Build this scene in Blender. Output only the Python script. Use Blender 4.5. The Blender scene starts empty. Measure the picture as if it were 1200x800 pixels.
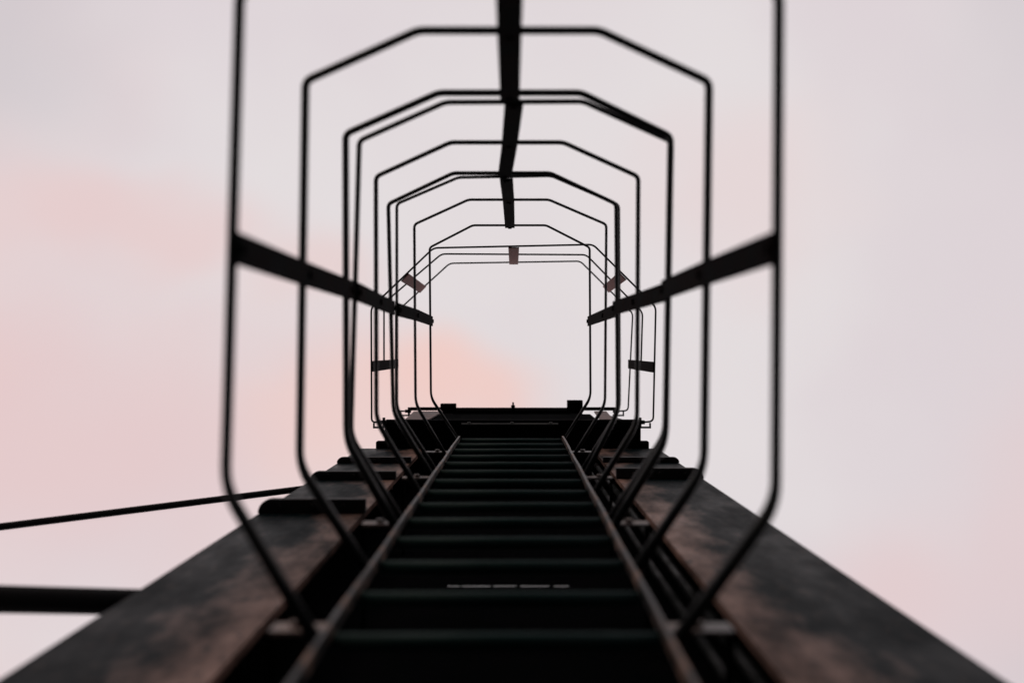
import bpy, bmesh, math, random
from mathutils import Vector, Matrix
random.seed(4)
S = bpy.context.scene
COL = S.collection

# ------------------------------------------------------------------ camera
CAM_H = 1.2            # camera height over the ground, it looks (almost) straight up the ladder
F = 1400.0             # focal length in pixels of the 1200 wide photograph (42 mm)
TILT = 12.0 / F
cam_d = bpy.data.cameras.new("camera")
cam = bpy.data.objects.new("camera", cam_d)
COL.objects.link(cam)
cam.location = (0, 0, CAM_H)
cam.rotation_euler = (math.pi + TILT, 0, 0)
cam_d.sensor_width = 36
cam_d.lens = 42
cam_d.clip_start = 0.02
cam_d.clip_end = 2000
cam_d.dof.use_dof = True
cam_d.dof.focus_distance = 5.4
cam_d.dof.aperture_fstop = 2.1
S.camera = cam

# ------------------------------------------------------------------ view
S.view_settings.view_transform = 'Standard'
S.view_settings.look = 'None'
S.view_settings.exposure = 0.0
S.view_settings.gamma = 1.0

# ------------------------------------------------------------------ sky and sun
SUN_EL, SUN_AZ = math.radians(14), math.radians(235)   # direction the light comes from
SUN_DIR = Vector((math.cos(SUN_EL) * math.cos(SUN_AZ), math.cos(SUN_EL) * math.sin(SUN_AZ), math.sin(SUN_EL)))


def make_world():
    w = bpy.data.worlds.new("World")
    S.world = w
    w.use_nodes = True
    nt = w.node_tree
    N, L = nt.nodes, nt.links
    N.clear()

    def n(t, **kw):
        x = N.new(t)
        for k, v in kw.items():
            setattr(x, k, v)
        return x

    def math_n(op, a, b=None):
        m = n('ShaderNodeMath', operation=op)
        for i, v in enumerate((a, b)):
            if v is None:
                continue
            if isinstance(v, (int, float)):
                m.inputs[i].default_value = v
            else:
                L.new(v, m.inputs[i])
        return m.outputs[0]

    out = n('ShaderNodeOutputWorld')
    bg = n('ShaderNodeBackground')
    bg.inputs['Strength'].default_value = 0.1
    L.new(bg.outputs[0], out.inputs[0])
    sky = n('ShaderNodeTexSky', sky_type='NISHITA')
    sky.sun_disc = False
    sky.sun_elevation = SUN_EL
    sky.sun_rotation = math.pi / 2 - SUN_AZ
    tc = n('ShaderNodeTexCoord')
    sep = n('ShaderNodeSeparateXYZ')
    L.new(tc.outputs['Generated'], sep.inputs[0])
    z = math_n('MAXIMUM', sep.outputs[2], 0.0)
    zz = math_n('ADD', z, 0.12)
    comb = n('ShaderNodeCombineXYZ')      # point on a high cloud deck
    L.new(math_n('DIVIDE', sep.outputs[0], zz), comb.inputs[0])
    L.new(math_n('DIVIDE', sep.outputs[1], zz), comb.inputs[1])
    p = comb.outputs[0]

    def noise(scale, detail, off, rough=0.5):
        mp = n('ShaderNodeMapping')
        mp.inputs['Location'].default_value = off
        L.new(p, mp.inputs['Vector'])
        t = n('ShaderNodeTexNoise')
        t.inputs['Scale'].default_value = scale
        t.inputs['Detail'].default_value = detail
        t.inputs['Roughness'].default_value = rough
        L.new(mp.outputs[0], t.inputs['Vector'])
        return t.outputs[0]

    def mrange(v, a, b, lo=0.0, hi=1.0):
        m = n('ShaderNodeMapRange', interpolation_type='SMOOTHERSTEP')
        L.new(v, m.inputs[0])
        m.inputs[1].default_value, m.inputs[2].default_value = a, b
        m.inputs[3].default_value, m.inputs[4].default_value = lo, hi
        return m.outputs[0]

    def mix(f, a, b):
        m = n('ShaderNodeMix', data_type='RGBA')
        for s, v in ((m.inputs[0], f), (m.inputs[6], a), (m.inputs[7], b)):
            if isinstance(v, tuple):
                s.default_value = v
            elif isinstance(v, (int, float)):
                s.default_value = v
            else:
                L.new(v, s)
        return m.outputs[2]

    warp = n('ShaderNodeVectorMath', operation='ADD')
    wn = n('ShaderNodeTexNoise')
    wn.inputs['Scale'].default_value = 3.0
    wn.inputs['Detail'].default_value = 3.0
    L.new(p, wn.inputs['Vector'])
    ws = n('ShaderNodeVectorMath', operation='SCALE')
    ws.inputs['Scale'].default_value = 0.30
    wo = n('ShaderNodeVectorMath', operation='SUBTRACT')
    wo.inputs[1].default_value = (0.5, 0.5, 0.5)
    L.new(wn.outputs['Color'], wo.inputs[0])
    L.new(wo.outputs[0], ws.inputs[0])
    L.new(p, warp.inputs[0])
    L.new(ws.outputs[0], warp.inputs[1])

    def bank(cx, cy, sx, sy, inner):
        """mask for a soft bank of cloud or a corner dimming on the deck, centred at (cx, cy)"""
        mp = n('ShaderNodeMapping', vector_type='POINT')
        mp.inputs['Location'].default_value = (-cx / sx, -cy / sy, 0)
        mp.inputs['Scale'].default_value = (1 / sx, 1 / sy, 0)
        L.new(warp.outputs[0], mp.inputs['Vector'])
        ln = n('ShaderNodeVectorMath', operation='LENGTH')
        L.new(mp.outputs[0], ln.inputs[0])
        return mrange(ln.outputs['Value'], 1.0, inner)

    grey = (8.5, 7.9, 7.95, 1)
    lilac = (8.0, 7.15, 7.4, 1)
    pink = (8.7, 6.25, 6.2, 1)
    peach = (9.9, 6.5, 5.8, 1)
    c = mix(mrange(noise(2.2, 4, (3.1, 1.2, 0)), 0.35, 0.68), lilac, grey)
    # far banks all over the sky, then the ones over the ladder
    c = mix(math_n('MULTIPLY', mrange(noise(1.7, 3, (7.3, 2.6, 0)), 0.48, 0.75), 0.75), c, pink)
    corner_dim = (6.3, 5.85, 6.15, 1)  # lens vignetting at the frame corners, painted into the sky colour
    c = mix(math_n('MULTIPLY', bank(-0.42, -0.22, 0.20, 0.17, 0.0), 0.6), c, corner_dim)
    c = mix(math_n('MULTIPLY', bank(0.42, -0.24, 0.16, 0.16, 0.0), 0.35), c, corner_dim)
    c = mix(math_n('MULTIPLY', bank(0.46, 0.26, 0.18, 0.18, 0.0), 0.35), c, corner_dim)
    c = mix(math_n('MULTIPLY', bank(-0.30, 0.08, 0.36, 0.20, 0.0), 0.75), c, pink)
    c = mix(math_n('MULTIPLY', bank(-0.30, -0.085, 0.20, 0.055, 0.0), 0.65), c, (8.9, 6.45, 6.3, 1))
    c = mix(math_n('MULTIPLY', bank(-0.15, -0.05, 0.10, 0.05, 0.0), 0.5), c, (9.0, 6.45, 6.2, 1))
    c = mix(math_n('MULTIPLY', bank(-0.10, 0.055, 0.14, 0.085, 0.0), 0.55), c, peach)
    c = mix(math_n('MULTIPLY', bank(-0.045, 0.050, 0.080, 0.070, 0.0), 0.65), c, peach)
    c = mix(math_n('MULTIPLY', bank(0.19, -0.13, 0.12, 0.10, 0.0), 0.45), c, (8.9, 6.9, 6.8, 1))
    c = mix(math_n('MULTIPLY', bank(0.40, 0.12, 0.12, 0.18, 0.0), 0.4), c, pink)
    c = mix(0.9, sky.outputs[0], c)       # thin gaps of blue dusk sky
    L.new(c, bg.inputs['Color'])


make_world()
sun_d = bpy.data.lights.new("sun", 'SUN')
sun_d.energy = 0.6
sun_d.angle = math.radians(14)
sun_d.color = (1.0, 0.80, 0.66)
sun = bpy.data.objects.new("sun", sun_d)
COL.objects.link(sun)
sun.location = (0, 0, 30)
sun.rotation_euler = (-SUN_DIR).to_track_quat('-Z', 'Y').to_euler()


# ------------------------------------------------------------------ materials
def metal_paint(name, base, alt, rough=(0.35, 0.65), scale=9.0, stretch=(1, 1, 1), lo=0.42, hi=0.66,
                bump=0.15, speck=None, spec=0.5, inner_bias=None):
    m = bpy.data.materials.new(name)
    m.use_nodes = True
    nt = m.node_tree
    N, L = nt.nodes, nt.links
    b = N['Principled BSDF']
    tc = N.new('ShaderNodeTexCoord')
    mp = N.new('ShaderNodeMapping')
    mp.inputs['Scale'].default_value = stretch
    L.new(tc.outputs['Object'], mp.inputs[0])
    n1 = N.new('ShaderNodeTexNoise')
    n1.inputs['Scale'].default_value = scale
    n1.inputs['Detail'].default_value = 7
    n1.inputs['Roughness'].default_value = 0.6
    L.new(mp.outputs[0], n1.inputs['Vector'])
    alt_mask = n1.outputs[0]
    if inner_bias:
        # alt colour is weighted to the flange half nearer the ladder (distance from x = -0.017)
        x0, x1, amt = inner_bias
        sp = N.new('ShaderNodeSeparateXYZ')
        L.new(tc.outputs['Object'], sp.inputs[0])
        ad = N.new('ShaderNodeMath')
        ad.operation = 'ADD'
        ad.inputs[1].default_value = 0.017
        L.new(sp.outputs[0], ad.inputs[0])
        ab = N.new('ShaderNodeMath')
        ab.operation = 'ABSOLUTE'
        L.new(ad.outputs[0], ab.inputs[0])
        mr = N.new('ShaderNodeMapRange')
        mr.inputs[1].default_value, mr.inputs[2].default_value = x0, x1
        mr.inputs[3].default_value, mr.inputs[4].default_value = amt, -amt
        L.new(ab.outputs[0], mr.inputs[0])
        sm = N.new('ShaderNodeMath')
        sm.operation = 'ADD'
        L.new(alt_mask, sm.inputs[0])
        L.new(mr.outputs[0], sm.inputs[1])
        alt_mask = sm.outputs[0]
    r1 = N.new('ShaderNodeMapRange')
    r1.inputs[1].default_value, r1.inputs[2].default_value = lo, hi
    L.new(alt_mask, r1.inputs[0])
    mx = N.new('ShaderNodeMix')
    mx.data_type = 'RGBA'
    mx.inputs[6].default_value = (*base, 1)
    mx.inputs[7].default_value = (*alt, 1)
    L.new(r1.outputs[0], mx.inputs[0])
    colour = mx.outputs[2]
    n2 = N.new('ShaderNodeTexNoise')
    n2.inputs['Scale'].default_value = scale * 6
    n2.inputs['Detail'].default_value = 4
    L.new(mp.outputs[0], n2.inputs['Vector'])
    if speck:
        r3 = N.new('ShaderNodeMapRange')
        r3.inputs[1].default_value, r3.inputs[2].default_value = 0.55, 0.70
        L.new(n2.outputs[0], r3.inputs[0])
        m3 = N.new('ShaderNodeMix')
        m3.data_type = 'RGBA'
        m3.inputs[7].default_value = (*speck, 1)
        L.new(colour, m3.inputs[6])
        L.new(r3.outputs[0], m3.inputs[0])
        colour = m3.outputs[2]
    L.new(colour, b.inputs['Base Color'])
    rr = N.new('ShaderNodeMapRange')
    rr.inputs[1].default_value, rr.inputs[2].default_value = 0.3, 0.7
    rr.inputs[3].default_value, rr.inputs[4].default_value = rough
    L.new(n1.outputs[0], rr.inputs[0])
    L.new(rr.outputs[0], b.inputs['Roughness'])
    b.inputs['Specular IOR Level'].default_value = spec
    bm_ = N.new('ShaderNodeBump')
    bm_.inputs['Strength'].default_value = bump
    bm_.inputs['Distance'].default_value = 0.002
    L.new(n2.outputs[0], bm_.inputs['Height'])
    L.new(bm_.outputs[0], b.inputs['Normal'])
    return m


M_CAGE = metal_paint('black_cage_paint', (0.003, 0.005, 0.006), (0.009, 0.009, 0.009), (0.35, 0.55), 14, spec=0.3)
M_STRAP = metal_paint('black_strap_paint', (0.002, 0.0025, 0.003), (0.008, 0.005, 0.005), (0.8, 0.95), 12, spec=0.012)
M_RAIL = metal_paint('rusty_rail_paint', (0.008, 0.008, 0.008), (0.22, 0.13, 0.092), (0.34, 0.6), 13,
                     (1, 1, 0.8), 0.50, 0.70, 0.4, speck=(0.006, 0.006, 0.006), spec=0.25)
M_RUNG = metal_paint('dark_green_rung_paint', (0.005, 0.020, 0.019), (0.011, 0.024, 0.023), (0.5, 0.7), 20, spec=0.07)
M_COLUMN = metal_paint('weathered_column_paint', (0.001, 0.004, 0.005), (0.205, 0.125, 0.102), (0.6, 0.32), 8.5,
                       (1.0, 1.0, 0.34), 0.46, 0.84, 0.5, speck=(0.020, 0.017, 0.016), spec=0.014, inner_bias=(0.40, 0.62, 0.17))
M_COLLAR = metal_paint('dark_collar_steel', (0.006, 0.006, 0.008), (0.018, 0.015, 0.014), (0.6, 0.8), 10, spec=0.25)
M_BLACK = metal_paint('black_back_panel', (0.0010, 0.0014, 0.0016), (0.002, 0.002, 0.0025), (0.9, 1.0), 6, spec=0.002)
M_GALV = metal_paint('pale_bracket_steel', (0.03, 0.026, 0.025), (0.22, 0.155, 0.13), (0.4, 0.6), 9, lo=0.42, hi=0.72, bump=0.25, spec=0.35)
M_PLATE = metal_paint('dull_pink_grey_plate', (0.09, 0.065, 0.063), (0.20, 0.135, 0.128), (0.6, 0.8), 6, spec=0.2)
M_BEAM = metal_paint('black_platform_steel', (0.002, 0.002, 0.003), (0.006, 0.005, 0.005), (0.8, 0.95), 8, spec=0.006)
M_CABLE = metal_paint('black_conduit_paint', (0.002, 0.003, 0.003), (0.006, 0.006, 0.006), (0.95, 0.2), 5.0, (1, 1, 0.8), spec=0.04)
M_STRUT = metal_paint('black_strut_paint', (0.004, 0.004, 0.005), (0.009, 0.008, 0.008), (0.7, 0.9), 7, spec=0.12)
M_GROUND = metal_paint('dark_asphalt', (0.035, 0.035, 0.036), (0.06, 0.058, 0.055), (0.8, 0.95), 1.5, bump=0.5)
M_CONC = metal_paint('rough_concrete', (0.22, 0.21, 0.20), (0.33, 0.31, 0.29), (0.8, 0.95), 5, bump=0.5)


# ------------------------------------------------------------------ helpers
def P(px, py, Z):
    """world point seen at photo pixel (px, py), Z metres above the camera"""
    d = Vector(((px - 600) / F, -(py - 400) / F, -1.0))
    d.rotate(cam.rotation_euler)
    return Vector((0, 0, CAM_H)) + d * (Z / d.z)


def link(name, bm, mat, parent=None, smooth=False):
    me = bpy.data.meshes.new(name)
    bmesh.ops.recalc_face_normals(bm, faces=bm.faces)
    if smooth:
        for f in bm.faces:
            f.smooth = True
    bm.to_mesh(me)
    bm.free()
    me.materials.append(mat)
    o = bpy.data.objects.new(name, me)
    COL.objects.link(o)
    if parent:
        o.parent = parent
        o.matrix_parent_inverse = Matrix.Translation(-parent.location)
    return o


def thing(name, label, cat, loc, group=None):
    o = bpy.data.objects.new(name, None)
    o.empty_display_size = 0.1
    o.location = loc
    COL.objects.link(o)
    o['label'] = label
    o['category'] = cat
    if group:
        o['group'] = group
    return o


def tag(o, label, cat, group=None):
    o['label'] = label
    o['category'] = cat
    if group:
        o['group'] = group
    return o


def box(bm, lo, hi, bev=0.0):
    lo, hi = Vector(lo), Vector(hi)
    r = bmesh.ops.create_cube(bm, size=1.0)
    vs = r['verts']
    for v in vs:
        v.co = Vector((lo[i] + (v.co[i] + 0.5) * (hi[i] - lo[i]) for i in range(3)))
    if bev:
        es = list({e for v in vs for e in v.link_edges})
        bmesh.ops.bevel(bm, geom=es, offset=bev, segments=2, affect='EDGES', profile=0.5)


def round_path(pts, rads, seg=5):
    out = [pts[0]]
    for a, b, c, r in zip(pts, pts[1:], pts[2:], rads):
        d1, d2 = (a - b), (c - b)
        l = min(r, d1.length * 0.45, d2.length * 0.45)
        p1, p2 = b + d1.normalized() * l, b + d2.normalized() * l
        for i in range(seg + 1):
            t = i / seg
            out.append((1 - t) ** 2 * p1 + 2 * t * (1 - t) * b + t * t * p2)
    out.append(pts[-1])
    return out


def tube(bm, pts, rad, n=10):
    rings = []
    rads = rad if isinstance(rad, list) else [rad] * len(pts)
    up = Vector((0, 0, 1))
    for i, (p, rad) in enumerate(zip(pts, rads)):
        a = pts[max(i - 1, 0)]
        b = pts[min(i + 1, len(pts) - 1)]
        t = (b - a).normalized()
        ref = up if abs(t.dot(up)) < 0.9 else Vector((1, 0, 0))
        u = t.cross(ref).normalized()
        v = t.cross(u).normalized()
        rings.append([bm.verts.new(p + rad * (math.cos(2 * math.pi * k / n) * u + math.sin(2 * math.pi * k / n) * v))
                      for k in range(n)])
    for r0, r1 in zip(rings, rings[1:]):
        for k in range(n):
            bm.faces.new((r0[k], r0[(k + 1) % n], r1[(k + 1) % n], r1[k]))
    bm.faces.new(rings[0])
    bm.faces.new(rings[-1])


def prism(bm, pts, lift):
    """closed outline (list of Vectors) pushed along the vector lift"""
    a = [bm.verts.new(p) for p in pts]
    b = [bm.verts.new(p + lift) for p in pts]
    bm.faces.new(a)
    bm.faces.new(b)
    for i in range(len(a)):
        j = (i + 1) % len(a)
        bm.faces.new((a[i], a[j], b[j], b[i]))


def flat_bar(bm, pts, wdir, tdir, w, t, bev=0.0012):
    """flat bar along a polyline, w wide along wdir and t thick along tdir"""
    rings = []
    for p in pts:
        rings.append([bm.verts.new(p + wdir * (sx * w / 2) + tdir * (sy * t / 2))
                      for sx, sy in ((-1, -1), (1, -1), (1, 1), (-1, 1))])
    for r0, r1 in zip(rings, rings[1:]):
        for k in range(4):
            bm.faces.new((r0[k], r0[(k + 1) % 4], r1[(k + 1) % 4], r1[k]))
    bm.faces.new(rings[0])
    bm.faces.new(rings[-1])


def bolt(bm, p, axis, r=0.009, h=0.010):
    """hexagonal bolt head standing on p along axis"""
    axis = axis.normalized()
    ref = Vector((0, 0, 1)) if abs(axis.z) < 0.9 else Vector((1, 0, 0))
    u = axis.cross(ref).normalized()
    v = axis.cross(u)
    ring = [p + r * (math.cos(k * math.pi / 3) * u + math.sin(k * math.pi / 3) * v) for k in range(6)]
    prism(bm, ring, axis * h)


X, Y, Zv = Vector((1, 0, 0)), Vector((0, 1, 0)), Vector((0, 0, 1))
H = CAM_H

# ------------------------------------------------------------------ ground
bm = bmesh.new()
bmesh.ops.create_grid(bm, x_segments=8, y_segments=8, size=400)
g = link('ground', bm, M_GROUND)
g['kind'] = 'structure'

# ------------------------------------------------------------------ the two steel columns
COL_Y = 0.45
COL_TOP = H + 5.569


def column(xo, xi, collars, label):
    t = thing('steel_column', label, 'column', ((xo + xi) / 2, COL_Y + 0.16, 0), 'steel columns beside the ladder')
    x0, x1 = min(xo, xi), max(xo, xi)
    cx = (x0 + x1) / 2
    tf, tw, dep = 0.016, 0.012, 0.32
    out = [(x0, 0), (x1, 0), (x1, tf), (cx + tw / 2, tf), (cx + tw / 2, dep - tf), (x1, dep - tf), (x1, dep),
           (x0, dep), (x0, dep - tf), (cx - tw / 2, dep - tf), (cx - tw / 2, tf), (x0, tf)]
    b = bmesh.new()
    prism(b, [Vector((x, COL_Y + y, 0.012)) for x, y in out], Zv * (COL_TOP - 0.012))
    link('beam', b, M_COLUMN, t)
    b = bmesh.new()
    box(b, (x0 - 0.06, COL_Y - 0.06, 0), (x1 + 0.06, COL_Y + dep + 0.06, 0.012))
    link('base_plate', b, M_COLLAR, t)
    s = -1 if xo < xi else 1
    for Zc, proud, th in collars:
        # clamp plate bolted on the flange face: its outer corner is rounded off
        z = H + Zc
        xa, xb = xo + s * 0.003, xi - s * 0.004
        pts = [Vector((xb, COL_Y - 0.0005, z)), Vector((xb, COL_Y - proud, z))]
        rr = proud * 0.95
        for k in range(7):
            a = math.pi / 2 * k / 6
            pts.append(Vector((xa - s * rr + s * rr * math.sin(a), COL_Y - proud + rr - rr * math.cos(a), z)))
        pts.append(Vector((xa, COL_Y - 0.0005, z)))
        b = bmesh.new()
        prism(b, pts, Zv * th)
        for f in (0.2, 0.5, 0.8):
            bolt(b, Vector((xa + (xb - xa) * f, COL_Y - proud * 0.5, z)), -Zv, 0.008, 0.009)
        link('collar', b, M_COLLAR, t)
    return t


column(-0.705, -0.413, [(3.33, 0.040, 0.030), (4.20, 0.030, 0.030), (4.83, 0.024, 0.030)],
       'weathered steel column left of the ladder with three dark collars')
column(0.676, 0.374, [(4.23, 0.038, 0.034), (4.85, 0.022, 0.030)],
       'weathered steel column right of the ladder with two dark collars')

# ------------------------------------------------------------------ dark sheet wall behind the ladder
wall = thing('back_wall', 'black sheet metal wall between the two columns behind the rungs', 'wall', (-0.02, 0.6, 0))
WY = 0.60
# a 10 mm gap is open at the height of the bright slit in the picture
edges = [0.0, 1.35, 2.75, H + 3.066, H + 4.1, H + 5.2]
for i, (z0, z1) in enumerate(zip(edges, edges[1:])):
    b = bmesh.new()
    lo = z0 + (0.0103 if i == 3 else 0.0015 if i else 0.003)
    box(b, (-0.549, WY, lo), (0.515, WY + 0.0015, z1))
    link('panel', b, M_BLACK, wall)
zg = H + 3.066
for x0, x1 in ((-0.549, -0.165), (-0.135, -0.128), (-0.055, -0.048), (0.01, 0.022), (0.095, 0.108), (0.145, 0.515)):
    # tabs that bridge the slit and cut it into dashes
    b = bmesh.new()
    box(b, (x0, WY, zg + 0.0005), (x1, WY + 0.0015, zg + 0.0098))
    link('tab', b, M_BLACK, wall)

# ------------------------------------------------------------------ ladder
LY = 0.377
lad = thing('ladder', 'long black ladder with rusty rails climbing straight up the tower', 'ladder', (-0.02, LY, 0))


def lad_cx(Z):
    return -0.0205 + 0.0046 * (Z - 1.6)


LHW = 0.2255
for s in (-1, 1):
    b = bmesh.new()
    pts = [Vector((lad_cx(Zc) + s * LHW, LY - 0.001, H + Zc)) for Zc in [-1.198 + i * (5.2 + 1.198) / 24 for i in range(25)]]
    pts = [p + X * (0.0012 * math.sin(i * 1.7 + s)) for i, p in enumerate(pts)]
    flat_bar(b, pts, X, Y, 0.0075, 0.020)
    link('rail', b, M_RAIL, lad)
for k in range(-10, 14):
    Zc = 1.6 + 0.275 * k
    if Zc < -1.0:
        continue
    b = bmesh.new()
    cx = lad_cx(Zc)
    tube(b, [Vector((cx - LHW + 0.0065, LY + 0.010, H + Zc)), Vector((cx + LHW - 0.0065, LY + 0.010 + random.uniform(-.001, .001), H + Zc))], 0.0125, 10)
    link('rung', b, M_RUNG, lad, True)
for Zc in (-0.3, 0.65, 1.60, 2.59, 3.54, 4.45):
    for s, xe in ((-1, -0.326), (1, 0.298)):
        b = bmesh.new()
        cx = lad_cx(Zc) + s * (LHW + 0.0065)
        xx = sorted((cx, xe))
        z = H + Zc
        box(b, (xx[0], LY - 0.004, z), (xx[1], LY + 0.002, z + 0.050))
        bolt(b, Vector((cx + s * 0.04, LY - 0.004, z + 0.025)), -Y, 0.009, 0.008)
        br_ = link('standoff_bracket', b, M_GALV, lad)
        # leg of the bracket, back to the wall
        b = bmesh.new()
        xf = sorted((xe, xe + s * -0.006))
        box(b, (xf[0], LY + 0.0025, z + 0.001), (xf[1], WY, z + 0.049))
        link('bracket_leg', b, M_BLACK, lad)
# ------------------------------------------------------------------ safety cage: three sections of hoops and straps
# every hoop: (height over the camera, outline corners as seen)
HOOPS = [
    (1.556, [(369, 748), (264, 572), (281, -8), (458, -88), (738, -88), (913, -8), (909, 590), (798, 746)]),
    (2.072, [(425, 656), (351, 546), (358, 95), (490, 36), (702, 36), (831, 96), (825, 548), (742, 656)]),
    (2.572, [(464, 606), (406, 516), (405, 157), (514, 109), (681, 109), (786, 160), (780, 516), (716, 606)]),
    (2.685, [(466, 598), (411, 512), (421, 165), (522, 120), (683, 119), (787, 166), (779, 510), (714, 600)]),
    (3.192, [(490, 573), (441, 492), (440.5, 207), (528, 167), (660, 167), (748, 207), (746.5, 496), (704, 560)]),
    (3.643, [(508, 549), (461, 483), (455, 239), (531, 203), (645, 203), (722, 239), (724, 483), (686, 546)]),
    (3.813, [(510, 547), (465, 480), (465, 239), (537, 208), (646, 206), (725, 240), (726, 480), (685, 546)]),
    (4.356, [(521, 530), (487, 473), (485.5, 263), (549, 234), (643, 234), (710.5, 263), (709, 474), (673, 529)]),
    (5.213, [(537, 513), (505, 466), (503.5, 290), (554, 264), (640, 264), (691, 290), (692, 466), (666, 506)]),
]
STRAP_X = [597, 597, 597.5, 602, 597, 591.5, 593.5, 596, 597.5]
cage_labels = [('lowest and nearest cage section round the ladder, three thick black hoops', (0, 1, 2)),
               ('middle cage section with a slanted centre strap between the other two', (3, 4, 5)),
               ('uppermost narrow looking ladder cage section, just below the guard rail', (6, 7, 8))]
for (lab, idx), R_BAR in zip(cage_labels, (0.0075, 0.0062, 0.0049)):
    t = thing('safety_cage', lab, 'ladder cage', (0, 0.0, H + HOOPS[idx[0]][0]), 'cage sections around the ladder')
    mids = {'c': [], 'l': [], 'r': []}
    for i in idx:
        Zc, px = HOOPS[i]
        pts = [P(x, y, Zc) for x, y in px]
        # the ends are welded on the outside of the rails
        for k, s in ((0, -1), (-1, 1)):
            pts[k] = Vector((lad_cx(Zc) + s * (LHW + 0.010), LY - 0.004, H + Zc))
        b = bmesh.new()
        path = round_path(pts, (0.030, 0.013, 0.012, 0.012, 0.013, 0.030))
        # the legs are sleeved where they run back to the rails
        yb = (pts[1].y + pts[6].y) / 2
        rad = [R_BAR * (1.0 + 0.35 * min(max((p.y - yb + 0.015) / 0.05, 0), 1)) for p in path]
        tube(b, path, rad, 12)
        link('hoop', b, M_CAGE, t, True)
        yt = pts[3].y
        mids['c'].append(Vector((P(STRAP_X[i], 100, Zc).x, yt + R_BAR + 0.003, H + Zc)))
        ys = -0.133
        for key, a, c, s in (('l', pts[1], pts[2], 1), ('r', pts[6], pts[5], -1)):
            f = (ys - a.y) / (c.y - a.y)
            mids[key].append(Vector((a.x + (c.x - a.x) * f + s * (R_BAR + 0.003), ys, H + Zc)))
    for key, w, th in (('c', X, Y), ('l', Y, X), ('r', Y, X)):
        m = mids[key]
        d0, d1 = (m[0] - m[1]).normalized(), (m[-1] - m[-2]).normalized()
        pts = [m[0] + d0 * 0.022] + m + [m[-1] + d1 * 0.016]
        b = bmesh.new()
        flat_bar(b, pts, w, th, 0.042, 0.005)
        inward = {'c': Y, 'l': X, 'r': -X}[key]
        for p in m:
            bolt(b, p + inward * 0.0024, inward, 0.008, 0.005)
        link('strap', b, M_STRAP, t)

# ------------------------------------------------------------------ guard rail on the platform (three wide hoops)
ZA, ZB, ZC = 5.575, 6.137, 6.70
gr = thing('guard_rail', 'wide thin guard rail of three hoops round the top platform', 'guard rail', (0, 0.3, H + ZA))
G = [
    (ZA, [(446, 494.5), (435.5, 494.5), (435, 360.5), (508, 290.5), (695, 286.5), (768.5, 359.5), (765.5, 493.5), (754, 494.5)]),
    (ZB, [(450, 433), (450, 355), (517.5, 297.5), (687, 298.5), (753, 366), (751, 434)]),
    (ZC, [(476, 481.5), (463.5, 481.5), (464, 366), (527, 308.5), (680, 306), (741.5, 367), (736, 481), (724, 481.5)]),
]
for Zc, px in G:
    b = bmesh.new()
    tube(b, round_path([P(x, y, Zc) for x, y in px], (0.022,) * 6), 0.0044, 8)
    link('hoop', b, M_CAGE, gr, True)


def three(pa, pb, pc, wdir, tdir, shift):
    pa, pc = P(*pa, ZA) + shift, P(*pc, ZC) + shift
    pts = [pa, pa.lerp(pc, 0.5), pc]
    pts = [pts[0] - Zv * 0.02] + pts + [pts[2] + Zv * 0.02]
    b = bmesh.new()
    flat_bar(b, pts, wdir, tdir, 0.050, 0.005)
    link('strap', b, M_STRAP2, gr)


M_STRAP2 = metal_paint('brown_sheen_strap', (0.13, 0.058, 0.052), (0.20, 0.09, 0.08), (0.7, 0.85), 14, spec=0.1)  # reddish grazing reflection of the sky, painted into the strap colour
three((602, 288.5), (602, 298), (602, 307.2), X, Y, Y * 0.009)
dl = Vector((-0.70, 0.71, 0)).normalized()
dr = Vector((0.70, 0.71, 0)).normalized()
three((473.5, 323.8), (485, 328.6), (494, 337.8), dl, Vector((0.71, 0.70, 0)).normalized(), Vector((0.71, 0.70, 0)) * 0.0085)
three((730.5, 322.3), (720.5, 332.6), (711.7, 337.5), dr, Vector((-0.71, 0.70, 0)).normalized(), Vector((-0.71, 0.70, 0)) * 0.0085)
M_STRAP2 = M_STRAP
three((435.3, 429), (450, 427.5), (463.8, 426), Y, X, X * 0.009)
three((767.3, 430), (751.8, 428.5), (738.8, 426.5), Y, -X, -X * 0.009)
# little clips that hold the lowest and the highest hoop
for Zc, xl, xr, y in ((ZA, 446, 754, 494.5), (ZC, 476, 724, 481.5)):
    for xp, s in ((xl, 1), (xr, -1)):
        p = P(xp, y, Zc)
        b = bmesh.new()
        e = s * 0.028
        xs = sorted((p.x - s * 0.006, p.x + e))
        box(b, (xs[0], p.y - 0.009, p.z - 0.012), (xs[1], p.y + 0.009, p.z + 0.010), 0.002)
        xs = sorted((p.x - s * 0.034, p.x + e))
        box(b, (xs[0], p.y + 0.020, p.z - 0.014), (xs[1], p.y + 0.028, p.z + 0.006))
        xs = sorted((p.x - s * 0.034, p.x - s * 0.027))
        box(b, (xs[0], p.y + 0.003, p.z - 0.0135), (xs[1], p.y + 0.0205, p.z + 0.0055))
        xs = sorted((p.x + s * 0.010, p.x + s * 0.022))
        box(b, (xs[0], p.y - 0.022, p.z - 0.013), (xs[1], p.y + 0.0205, p.z + 0.003))
        link('clip', b, M_CAGE, gr)

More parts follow.
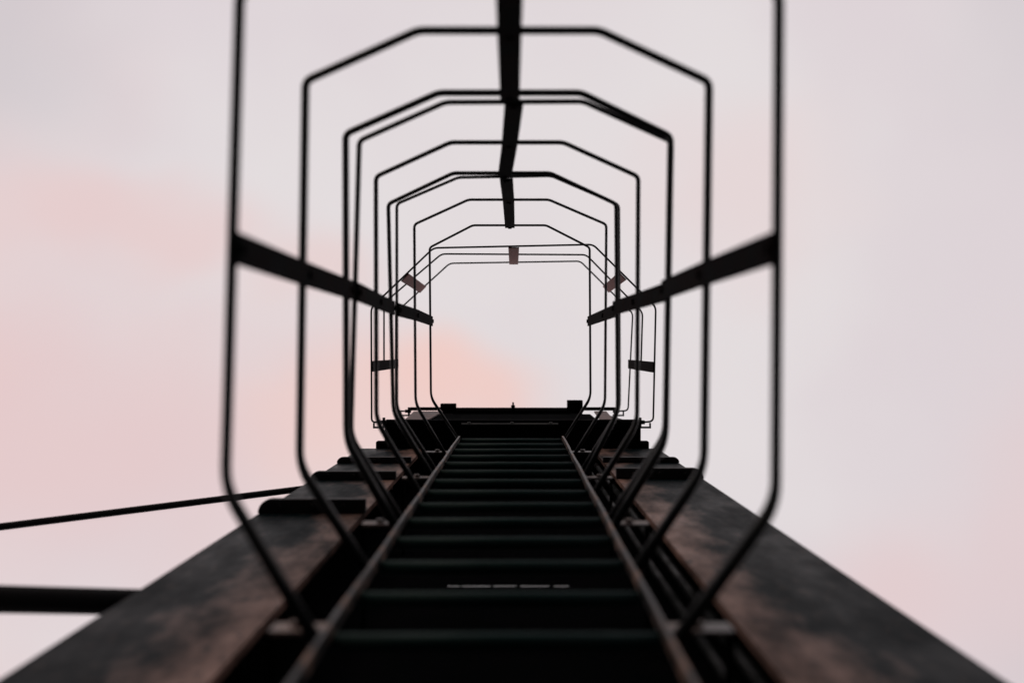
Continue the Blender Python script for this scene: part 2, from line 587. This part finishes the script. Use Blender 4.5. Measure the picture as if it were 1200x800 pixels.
# ------------------------------------------------------------------ platform at the top of the columns
pf = thing('top_platform', 'black steel platform frame capping both columns above the ladder', 'platform', (0, 0.45, H + 5.575))
zp = H + 5.575
b = bmesh.new()
box(b, (-0.594, 0.3186, zp), (0.601, 0.85, zp + 0.07), 0.004)
link('floor_beam', b, M_BEAM, pf)
for x0, x1 in ((-0.636, -0.5945), (0.6015, 0.640)):
    b = bmesh.new()
    box(b, (x0, 0.418, zp + 0.004), (x1, 0.56, zp + 0.06), 0.006)
    link('end_lug', b, M_BEAM, pf)
b = bmesh.new()
box(b, (-0.235, 0.333, zp - 0.035), (0.215, 0.339, zp - 0.0005))
for xx in (-0.2, 0.0, 0.18):
    bolt(b, Vector((xx, 0.333, zp - 0.018)), -Y, 0.008, 0.007)
link('stiffener', b, metal_paint('grey_green_flat_bar', (0.05, 0.055, 0.055), (0.10, 0.10, 0.095), (0.4, 0.6), 9), pf)
for k, (x0, x1, xt0, xt1) in enumerate(((-0.515, -0.410, -0.540, -0.380), (0.422, 0.486, 0.452, 0.520))):
    b = bmesh.new()
    y = 0.327
    prism(b, [Vector((x0, y, zp + 0.0705)), Vector((x1, y, zp + 0.0705)), Vector((xt1, y, H + 6.58)), Vector((xt0, y, H + 6.58))], Y * 0.006)
    link('side_plate', b, M_PLATE, pf)
b = bmesh.new()
prism(b, [Vector((0.4865, 0.329, zp + 0.0705)), Vector((0.555, 0.329, zp + 0.0705)), Vector((0.495, 0.329, H + 6.3))], Y * 0.006)
link('gusset', b, M_COLUMN, pf)
# header frame one storey higher
zh = H + 6.70
b = bmesh.new()
box(b, (-0.398, 0.3165, zh), (0.392, 0.47, zh + 0.09), 0.003)
link('header_beam', b, M_BEAM, pf)
for s, x0, x1 in ((-1, -0.575, -0.3985), (1, 0.3925, 0.578)):
    b = bmesh.new()
    box(b, (x0, 0.311, zh), (x1, 0.330, zh + 0.03), 0.006)
    link('top_rail', b, M_BEAM, pf)
for x0, x1, y in ((-0.402, -0.315, 0.292), (0.311, 0.397, 0.273)):
    b = bmesh.new()
    box(b, (x0, y, zh - 0.003), (x1, 0.3164, zh + 0.075), 0.002)
    link('end_block', b, M_BEAM, pf)
b = bmesh.new()
tube(b, [Vector((0.006, 0.3163, zh + 0.02)), Vector((0.006, 0.300, zh + 0.02))], 0.011, 8)
tube(b, [Vector((0.006, 0.2999, zh + 0.02)), Vector((0.006, 0.284, zh + 0.02))], 0.005, 8)
link('stud', b, M_BEAM, pf)
# uprights that carry the header, dark and set back
for x0, x1 in ((-0.398, -0.330), (0.324, 0.392)):
    b = bmesh.new()
    box(b, (x0, 0.345, zp + 0.0705), (x1, 0.425, zh - 0.0005))
    link('upright', b, M_BEAM, pf)
b = bmesh.new()
box(b, (-0.409, 0.336, zp + 0.0705), (0.421, 0.340, H + 6.45))
link('infill_sheet', b, M_BLACK, pf)

# ------------------------------------------------------------------ conduits in the dark gap at the right
for ratio, r, lab in ((0.745, 0.011, 'thin glossy black conduit close to the right column flange'),
                      (0.655, 0.008, 'thinner black conduit running close to the right ladder rail')):
    b = bmesh.new()
    y = 0.50
    pts = [Vector((ratio * y + 0.002 * math.sin(i * 0.9), y, 0.0 + i * 0.34)) for i in range(20)]
    tube(b, pts, r, 10)
    tag(link('conduit', b, M_CABLE, None, True), lab, 'conduit', 'conduits beside the right column')

# ------------------------------------------------------------------ braces that leave the left column
a0 = P(385, 568.6, 4.6)
a1 = P(0, 617, 3.9)
d = (a1 - a0)
end = a0 + d * ((a0.z - 0.02) / (a0.z - a1.z))
br = thing('guy_rod', 'thin black rod slanting off the left column, upper of the two braces', 'brace', (end.x, end.y, 0), 'braces off the left column')
b = bmesh.new()
tube(b, [Vector((-0.5525, a0.y, a0.z + (a0.z - a1.z) * 0.16)), a0, a0 + d, end], 0.0122, 12)
link('rod', b, M_STRUT, br, True)
b = bmesh.new()
box(b, (end.x - 0.3, end.y - 0.3, 0.0), (end.x + 0.3, end.y + 0.3, 0.25), 0.02)
link('anchor_block', b, M_CONC, br)

a0 = P(181, 705.5, 2.36)
a1 = P(0, 701.5, 2.18)
d = (a1 - a0)
end = a0 + d * ((a0.z - 0.02) / (a0.z - a1.z))
br = thing('strut', 'thick black tube leaving the left column below the thin rod', 'brace', (end.x, end.y, 0), 'braces off the left column')
b = bmesh.new()
tube(b, [a0 - d * 0.6, a0, a1, end], 0.0255, 16)
link('tube', b, M_STRUT, br, True)
b = bmesh.new()
box(b, (end.x - 0.3, end.y - 0.3, 0.0), (end.x + 0.3, end.y + 0.3, 0.25), 0.02)
link('anchor_block', b, M_CONC, br)
